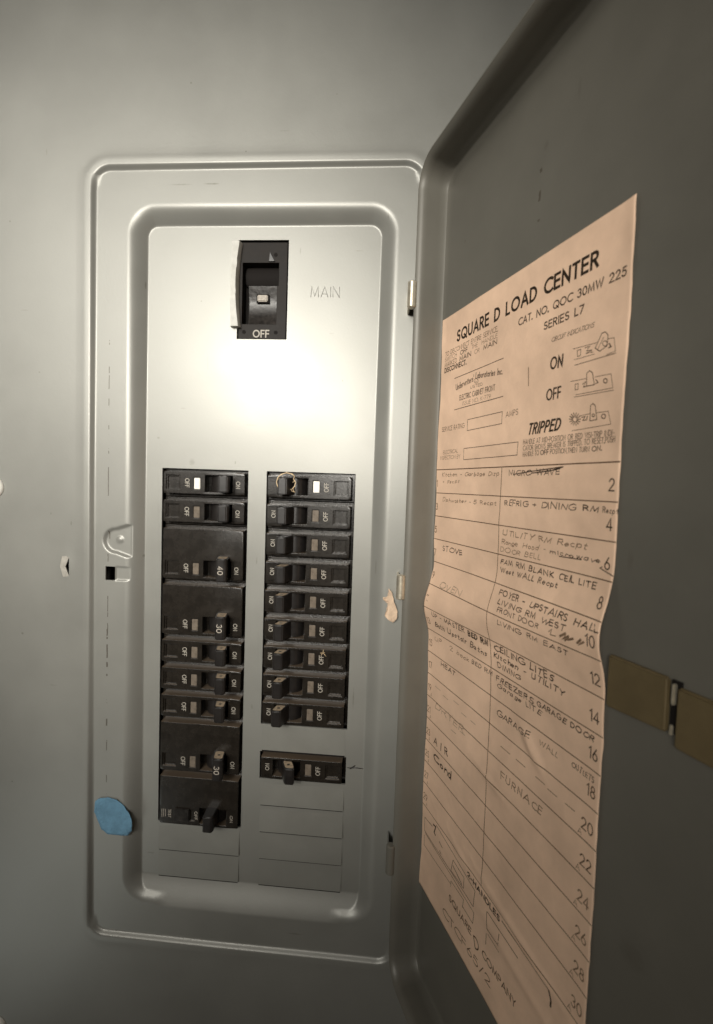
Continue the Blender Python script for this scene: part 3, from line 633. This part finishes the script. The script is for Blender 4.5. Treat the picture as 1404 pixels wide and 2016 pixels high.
for (t_, s0, z0, s1, z1, h, wt, ci, sty) in TXT:
    hand = sty == 'h'
    if hand:
        fr = lambda z: (3.64 - z) / 13.99 % 1
        if fr(z0) < .26: z0 -= (.26 - fr(z0)) * 13.99
        if fr(z1) < .26 or fr(z1) > .97: z1 -= ((.26 - fr(z1)) % 1) * 13.99
        z1 = z0 + (z1 - z0) * .35; h *= .88
    wt *= 1.75 if hand else (1.1 if h > 2.4 else .9); h *= .82 if hand else 1
    r = random.Random(hash_ := sum(ord(c) * (i + 3) for i, c in enumerate(t_)))
    me = text_mesh(t_, (s0, z0), (s1, z1), h, wt, pp, .28 if sty == 'i' else 0, hand, r, .003, 1.5, hand)
    plink('handwritten_entry' if hand else 'printed_line', me, INKS[ci])
for pts, w, ci in LIN:
    rule(pts, w, ci, 'pencil_stroke' if ci > 1 else 'printed_figure', 2.0)

# ================================================================== breakers
def nose_mesh(n, pocket=True, flat_top=True, gfci=False):
    """front of a breaker n slots tall, centred on its own slots; features sit in the lowest slot"""
    H = n * P; z0, z1 = -H / 2, H / 2; fc = z0 + P / 2 - .0       # centre line of the lowest pole
    us = [.5, 2.4, 4.0, 5.0, 12.6, 13.6, 22.9, 27.6, 30.6, 49.6, 57.6, 58.7]
    vs = sorted({z0 + .25, z0 + 2.4, fc - 5.6, fc - 5.0, fc - 4.2, fc + 3.8, fc + 4.2, fc + 5.0, fc + 5.6, z1 - 2.0, z1 - .25})
    def lev(i, j):
        u = (us[i] + us[i + 1]) / 2; v = (vs[j] + vs[j + 1]) / 2
        if u < 2.4 or u > 57.6 or v < z0 + 2.4 or v > z1 - 2.0: return 4.4
        if 30.6 < u < 49.6 and fc - 5.6 < v < fc + 5.6: return 5.5
        if 22.9 < u < 27.6 and fc - 4.2 < v < fc + 3.8: return -2.2
        if not gfci and pocket and 4.0 < u < 13.6 and fc - 4.2 < v < fc + 5.0: return -2.0 if not (5 < u < 12.6 and fc - 4.2 < v < fc + 4.2) else -1.2
        return -2.9
    bm = relief(us, vs, lev, 12)
    # bevel the shoulders of the nose
    ed = []
    for e in bm.edges:
        a, b = e.verts
        if abs(a.co.y - (-2.9 * S)) < 1e-7 and abs(b.co.y - (-2.9 * S)) < 1e-7:
            on = lambda w: abs(a.co[w] - b.co[w]) < 1e-9
            if (on(2) and (abs(a.co.z - (z0 + 2.4) * S) < 1e-7 or abs(a.co.z - (z1 - 2.0) * S) < 1e-7)) or (on(0) and (abs(a.co.x - 2.4 * S) < 1e-7 or abs(a.co.x - 57.6 * S) < 1e-7)):
                if len(e.link_faces) == 2: ed.append(e)
    bmesh.ops.bevel(bm, geom=ed, offset=.9 * S, segments=3, affect='EDGES', profile=.55)
    for v in bm.verts: v.co.x -= W / 2 * S
    return mesh_of(bm, 40), fc
def handle_mesh(h, lean, prot=12, mi_side=1):
    """toggle: leaning box, cream worn ends with a tie hole in each"""
    bm = bmesh.new(); b0, b1 = -3.9, 3.9; t0, t1 = -3.4 + lean, 3.6 + lean
    z = h / 2
    q = [(b0, 4.5), (b1, 4.5), (t1 + .1, -prot + 1.4), (t1 - 1.0, -prot), (t0 + .6, -prot), (t0, -prot + 1.0)]
    A = [bm.verts.new((a * S, b * S, -z * S)) for a, b in q]; B = [bm.verts.new((a * S, b * S, z * S)) for a, b in q]
    bm.faces.new(A); bm.faces.new(B[::-1])
    for i in range(len(q)): bm.faces.new((A[i], A[(i + 1) % 6], B[(i + 1) % 6], B[i]))
    bmesh.ops.bevel(bm, geom=bm.edges[:], offset=.5 * S, segments=2, affect='EDGES')
    return mesh_of(bm, 35)
def cap_mesh(h, lean, prot=12):
    """worn light end face of the toggle with its tie hole (ring of faces)"""
    bm = bmesh.new(); t = -prot + 1.2; sgn = 1
    z = h / 2 + .06
    out = [(-2.6 + lean * .55, -3.2), (3.2 + lean * .55, -3.2), (2.9 + lean, t + .6), (2.0 + lean, t), (-2.2 + lean, t), (-2.8 + lean, t + .8)]
    cx, cy = .2 + lean * .78, (t - 3.2) / 2
    for side in (1,):
        O = []; I = []; n = 24
        for k in range(n):
            a = 2 * math.pi * k / n; d = (math.cos(a), math.sin(a)); best = 1e9
            for i in range(len(out)):
                p, q = out[i], out[(i + 1) % len(out)]; ex, ey = q[0] - p[0], q[1] - p[1]
                den = d[0] * ey - d[1] * ex
                if abs(den) < 1e-9: continue
                tt = ((p[0] - cx) * ey - (p[1] - cy) * ex) / den; uu = ((p[0] - cx) * d[1] - (p[1] - cy) * d[0]) / den
                if tt > 0 and -1e-6 <= uu <= 1 + 1e-6: best = min(best, tt)
            O.append(bm.verts.new(((cx + d[0] * best) * S, (cy + d[1] * best) * S, z * S)))
            I.append(bm.verts.new(((cx + d[0] * 1.0) * S, (cy + d[1] * 1.0) * S, z * S)))
        for k in range(n): bm.faces.new((O[k], O[(k + 1) % n], I[(k + 1) % n], I[k]))
    return mesh_of(bm)
MESH = {}
def shared(key, fn):
    if key not in MESH: MESH[key] = fn()
    return MESH[key]
def mtext(txt, cu, cz, length, size, depth, flip=False):
    """word printed across the nose, reading downwards (letter tops to +x)"""
    me = text_mesh(txt, (0, 0), (length, 0), size, .17, lambda a, b, l=0: (cu + b - size / 2, depth - .03 - l, cz + length / 2 - a))
    return me
def window_mesh(fc):
    bm = bmesh.new(); box(bm, 23.2 - W / 2, 27.3 - W / 2, -2.75, -2.0, fc - 3.9, fc + 3.5); bmesh.ops.bevel(bm, geom=bm.edges[:], offset=.25 * S, segments=2, affect='EDGES'); return mesh_of(bm, 30)
def barrel_mesh(fc, h):
    bm = bmesh.new(); seg = 28; R = 8.0; cx, cy = 40 - W / 2, 7.3
    A = []; B = []
    for k in range(seg):
        a = 2 * math.pi * k / seg
        A.append(bm.verts.new(((cx + R * math.cos(a)) * S, (cy + R * math.sin(a)) * S, (fc - h / 2) * S))); B.append(bm.verts.new(((cx + R * math.cos(a)) * S, (cy + R * math.sin(a)) * S, (fc + h / 2) * S)))
    for k in range(seg): bm.faces.new((A[k], A[(k + 1) % seg], B[(k + 1) % seg], B[k]))
    bm.faces.new(A[::-1]); bm.faces.new(B)
    return mesh_of(bm, 40)

def breaker(col, slot, n, label, rating=None, state='on', cap=True, marks=('OFF', 'ON'), mark_mat=None, gfci=False, fibre=False, win=None, tilt=0):
    left = col == 'L'
    xc = (0 if left else X2) + W / 2; zc = -(slot + n / 2) * P
    t = thing('circuit_breaker', label, 'circuit breaker', (xc, 0, zc), (0, 0 if left else math.pi, 0), 'circuit breakers plugged into the panel')
    me, fc = shared(('nose', n, gfci), lambda: nose_mesh(n, gfci=gfci))
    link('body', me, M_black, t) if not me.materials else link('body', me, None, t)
    def add(name, key, fn, m, parent=t, loc=None):
        me = shared(key, fn)
        if not me.materials: me.materials.append(m)
        o = link(name, me, None, parent, loc); return o
    h = 15.2 if n == 2 and not gfci else 10.9
    add('toggle_barrel', ('bar', n), lambda: barrel_mesh(fc, 10.9), M_handle)
    lean = {'on': 3.6, 'mid': -6.0, 'gf': .5}[state]
    hu = (42.4 if state != 'gf' else 39.5) - W / 2; prot = 12 if n == 1 else 13
    hz = fc + (0 if n == 1 else 1.2)
    hd = add('handle', ('h', h, lean, prot), lambda: handle_mesh(h, lean, prot), M_handle, t, (hu, 0, hz))
    if cap:
        me = shared(('cap', h, lean, prot), lambda: cap_mesh(h, lean, prot))
        if not me.materials: me.materials.append(M_cream)
        c = link('handle_end', me, None, hd)
        if not left: c.rotation_euler = (0, 0, 0); c.scale = (1, 1, -1)
    if rating: add('rating_mark', ('r', rating), lambda: mtext(rating, -.2 + lean, 0, 5.2, 3.3, -prot - .06), M_dim, hd)
    if not gfci:
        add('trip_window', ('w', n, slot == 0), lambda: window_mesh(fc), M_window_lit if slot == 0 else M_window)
        add('off_mark', ('off', n, marks[0]), lambda: mtext(marks[0], 18.6 - W / 2, fc, 5.7, 2.7, -2.93), M_white)
    else:
        bm = bmesh.new(); box(bm, 13 - W / 2, 24 - W / 2, -4.2, -2.9, fc - 4.6, fc + 4.6); bmesh.ops.bevel(bm, geom=bm.edges[:], offset=.6 * S, segments=2, affect='EDGES')
        link('test_button', mesh_of(bm, 30), M_slide, t)
        link('test_mark', mtext('TEST', 9.6 - W / 2, fc, 5.6, 1.9, -2.93), M_dim, t)
        link('off_mark', mtext('OFF', 28.3 - W / 2, fc, 5.6, 1.9, -2.93), M_dim, t)
        for k in range(3): bm = bmesh.new(); box(bm, (4 + k * 1.3) - W / 2, (4.35 + k * 1.3) - W / 2, -2.95, -2.9, fc - 3 + k * .4, fc + 3); link('fine_print', mesh_of(bm), M_dim, t)
    if marks[1]: add('on_mark', ('on', n, gfci), lambda: mtext('ON', 53.2 - W / 2, fc - .4, 4.4 if not gfci else 4.6, 2.5 if not gfci else 1.7, -2.93), M_white if not gfci else M_dim)
    if tilt: t.rotation_euler.x = tilt
    return t
B = breaker
B('L', 0, 1, 'topmost single breaker in the left column, its trip window catching the light white', cap=False)
B('L', 1, 1, 'second single breaker from the top of the left column, just above the 40 amp one', cap=False, tilt=.006)
B('L', 2, 2, 'double width breaker in the left column with 40 on its toggle', '40')
B('L', 4, 2, 'double width breaker in the left column with 30 on its toggle, under the 40 one', '30')
B('L', 6, 1, 'single breaker in the left column directly under the double one marked 30')
B('L', 7, 1, 'middle of the three single breakers low in the left column', tilt=-.006)
B('L', 8, 1, 'lowest single breaker of the left column, right above the two unlit double ones')
B('L', 9, 2, 'dark double width breaker second from the bottom of the left column', '30')
B('L', 11, 2, 'bottom breaker of the left column with a test button and toggle hanging past the opening', state='gf', cap=False, gfci=True)
B('R', 0, 1, 'topmost breaker of the right column with a pale root fibre lying over its toggle', cap=False, marks=('OFF', ''))
B('R', 1, 1, 'second breaker from the top of the right column, below the one with the fibre', cap=False, tilt=.005)
B('R', 2, 1, 'third breaker down the right column, opposite the blank top of the 40 one', cap=False)
B('R', 3, 1, 'fourth breaker from the top of the right column, level with the 40 toggle')
B('R', 4, 1, 'fifth breaker down the right column, middle one of the run of nine', tilt=-.006)
B('R', 5, 1, 'sixth breaker from the top of the right column, level with the 30 toggle')
B('R', 6, 1, 'seventh breaker down the right column, with a lint speck beside its OFF mark')
B('R', 7, 1, 'eighth breaker down the right column, second from last in the run of nine')
B('R', 8, 1, 'ninth breaker of the right column, just above the blank plate')
B('R', 10, 1, 'lone breaker between blank plates low in the right column, toggle resting half way', state='mid')

# ------------------------------------------------------------------ main switch
mx0, mx1, mz0, mz1 = 49.2, 82.4, 85.8, 149.0
mn = thing('main_switch', 'large main disconnect switch with white OFF marking, alone near the top of the panel', 'main switch', ((mx0 + mx1) / 2, 0, (mz0 + mz1) / 2))
off = Matrix.Translation(-mn.location)
def ml(name, me, m, parent=mn): me.transform(off); return link(name, me, m, parent)
us = [mx0 + .9, 52.2, 56.3, 75.2, 76.2, mx1 - .8]; vs = [mz0 + .4, 95.6, 120.2, 134.8, mz1 - 1.4]
def lv(i, j):
    if i == 1 and 1 <= j <= 2: return 9
    if i in (2,) and j == 1: return 7
    if i in (2, 3) and j == 2: return 8
    return .4
ml('body', mesh_of(relief(us, vs, lv, 20), 30), M_switch)
# worn concave slide under the toggle
bm = bmesh.new(); prev = None
for k in range(19):
    z = 120.2 - 24.6 * k / 18; y = .9 + 4.2 * math.sin(math.pi * min(1, k / 18) ** 1.1) * .55
    a = bm.verts.new((56.4 * S, y * S, z * S)); b = bm.verts.new((75.1 * S, y * S, z * S))
    if prev: bm.faces.new((prev[0], prev[1], b, a))
    prev = (a, b)
ml('slide', mesh_of(bm, 180), M_slide)
bm = bmesh.new(); box(bm, 62.3, 69.2, .2, 1.6, 110.2, 114.4); bmesh.ops.bevel(bm, geom=bm.edges[:], offset=.5 * S, segments=2, affect='EDGES'); ml('trip_window', mesh_of(bm, 30), M_dim)
bm = bmesh.new(); box(bm, 61.6, 69.9, 1.2, 2.2, 109.5, 115.1); ml('window_frame', mesh_of(bm), M_deep)
# toggle pushed up
bm = bmesh.new()
q = [(12, 120.9), (6.5, 122.0), (5.2, 124.0), (4.6, 128), (5.0, 131), (7, 134.4), (12, 134.4)]
A = [bm.verts.new((52.6 * S, y * S, z * S)) for y, z in q]; Bv = [bm.verts.new((75.6 * S, y * S, z * S)) for y, z in q]
bm.faces.new(A); bm.faces.new(Bv[::-1])
for i in range(len(q)): bm.faces.new((A[i], A[(i + 1) % len(q)], Bv[(i + 1) % len(q)], Bv[i]))
bmesh.ops.bevel(bm, geom=bm.edges[:], offset=.6 * S, segments=2, affect='EDGES'); ml('handle', mesh_of(bm, 35), M_deep)
bm = bmesh.new(); prism(bm, [(70.2, 141.4), (69.6, 135.4), (73.6, 135.4)], -.6, .38, lambda a, b, d: (a, d, b)); ml('pointer', mesh_of(bm), M_handle)
for (x, z) in ((73.9, 139.8), (75.1, 90.3), (53.9, 90.5)):
    bm = bmesh.new(); bmesh.ops.create_cone(bm, cap_ends=True, segments=20, radius1=1.25 * S, radius2=1.25 * S, depth=.1 * S, matrix=Matrix.Translation(Vector((x, .33, z)) * S) @ Matrix.Rotation(math.pi / 2, 4, 'X'))
    ml('rivet_hole', mesh_of(bm), M_deep)
ml('off_mark', text_mesh('OFF', (60.2, 87.4), (70.4, 87.4), 4.2, .2, lambda a, b, l=0: (a, .33 - l, b)), M_white)
# bent guard plate along its left side
bm = bmesh.new(); rows = []
for k in range(25):
    z = 146.6 - 53.6 * k / 24; c = 1 - ((k - 12) / 12) ** 2
    xr = 52.0 - 1.9 * c; xb = 46.0; yo = -3.6 - 1.2 * c + (.7 if 5 < k < 8 or 13 < k < 15 else 0)
    if k in (0, 24): yo = -4.2
    rows.append([bm.verts.new(Vector(v) * S) for v in ((xr, .3, z), (xr - .1, -1.6, z), (xr - .9, yo, z), (xb, yo + .4, z), (xb - .3, -.1, z))])
for a, b in zip(rows, rows[1:]):
    for i in range(5): bm.faces.new((a[i], a[(i + 1) % 5], b[(i + 1) % 5], b[i]))
bm.faces.new(rows[0]); bm.faces.new(rows[-1][::-1])
ml('side_guard', mesh_of(bm, 40), M_guard)

# ------------------------------------------------------------------ loose things
def blob(name, outline, y, thick, m, label, cat, curl=.4, seed=1):
    bm = bmesh.new(); r = random.Random(seed); cx = sum(p[0] for p in outline) / len(outline); cz = sum(p[1] for p in outline) / len(outline)
    pts = []
    for i, p in enumerate(outline):
        q = outline[(i + 1) % len(outline)]
        for k in range(5): pts.append((p[0] + (q[0] - p[0]) * k / 5 + r.uniform(-.2, .2), p[1] + (q[1] - p[1]) * k / 5 + r.uniform(-.2, .2)))
    loops = []
    for f, dy in ((.0, 0), (.35, 0), (.7, -.1), (.9, -curl * .5), (1.0, -curl)):
        if f == 0: continue
        loops.append([bm.verts.new(((cx + (a - cx) * f) * S, (y + dy * (.6 + .4 * math.sin(i * .7))) * S, (cz + (b - cz) * f) * S)) for i, (a, b) in enumerate(pts)])
    n = len(pts)
    for u, v in zip(loops, loops[1:]):
        for k in range(n): bm.faces.new((u[k], u[(k + 1) % n], v[(k + 1) % n], v[k]))
    bm.faces.new(loops[0])
    me = mesh_of(bm, 60); me.transform(Matrix.Translation(-Vector((cx, y, cz)) * S))
    o = link(name, me, m, None, (cx, y, cz)); so = o.modifiers.new('t', 'SOLIDIFY'); so.thickness = thick * S
    return tag(o, label, cat)
blob('tape_patch', [(-41.6, -238), (-40.9, -230), (-37, -227.6), (-31.4, -226.9), (-25.5, -228), (-21, -231.5), (-16.6, -236.5), (-14.4, -243), (-14.6, -249), (-17.6, -252.8), (-24, -253.2), (-31, -253.0), (-36.4, -250.2), (-38.6, -244)],
     -7.55, .25, M_blue, 'rounded patch of sky blue tape stuck low on the left frame of the panel', 'tape', .5)
blob('paper_scrap', [(155.0, -72.2), (157.3, -75.4), (158.6, -81), (161.0, -86.5), (160.8, -91.5), (158.6, -94.6), (155.2, -92.6), (153.0, -90.4), (154.2, -85), (154.8, -80.6), (151.6, -79.8), (151.4, -78.4), (154.4, -77.6)],
     -8.6, .15, M_scrap, 'small torn scrap of tan paper hanging just under the middle hinge', 'paper scrap', 1.2, 4)
bm = bmesh.new()
root = [(82.0, -11.6, -10.4), (81.2, -12.2, -6.6), (82.2, -12.8, -4.0), (84.4, -13, -2.0), (87.6, -13, -.9), (90.9, -12.6, -1.5), (92.5, -11.5, -3.0), (91.6, -10.5, -4.6), (92.9, -10, -6.8), (92.4, -9, -9.4), (90.8, -8, -10.7), (91.2, -6.6, -12.6), (92.5, -5.5, -13.5)]
fine = []
for a, b in zip(root, root[1:]):
    for k in range(4): fine.append(tuple(a[i] + (b[i] - a[i]) * k / 4 + (random.uniform(-.18, .18) if k else 0) for i in range(3)))
tube(bm, fine, .3, 6)
for i in (6, 12, 15, 22, 30, 38, 44):
    p = fine[i]; tube(bm, [p, (p[0] + random.uniform(-1, 1), p[1] - .3, p[2] + random.uniform(-1, 1)), (p[0] + random.uniform(-2.2, 2.2), p[1] - .4, p[2] + random.uniform(-2, 2))], .16, 5)
me = mesh_of(bm, 180); me.transform(Matrix.Translation(-Vector(root[4]) * S)); tag(link('root_fibre', me, M_fibre, None, root[4]), 'pale curled root fibre draped over the top toggle of the right column', 'root fibre')
bm = bmesh.new()
for d in ((2.2, -2.4), (-1.3, -2.0), (1.3, .4), (-2.0, -.2), (.2, 2.3)): tube(bm, [(113.1, -3.3, -118.8), (113.1 + d[0] * .5, -3.7, -118.8 + d[1] * .4), (113.1 + d[0], -3.5, -118.8 + d[1])], .2, 5)
me = mesh_of(bm, 180); me.transform(Matrix.Translation(-Vector((113.1, -3.4, -118.8)) * S)); tag(link('lint_speck', me, M_fibre, None, (113.1, -3.4, -118.8)), 'tiny star shaped speck of lint on the seventh right hand breaker', 'lint')
bm = bmesh.new(); tube(bm, [(131.2, -.6, -197.4), (134.1, -.8, -197.2), (138, -.7, -197), (142.1, -1.4, -196.9)], .28, 5); tube(bm, [(133.2, -.8, -198.1), (135, -1.1, -196.6), (136.8, -.9, -195.2)], .4, 5)
me = mesh_of(bm, 180); me.transform(Matrix.Translation(-Vector((134.1, -.8, -197.2)) * S)); tag(link('twig_debris', me, M_handle, None, (134.1, -.8, -197.2)), 'thin dark twig of debris beside the lone breaker low in the right column', 'debris')
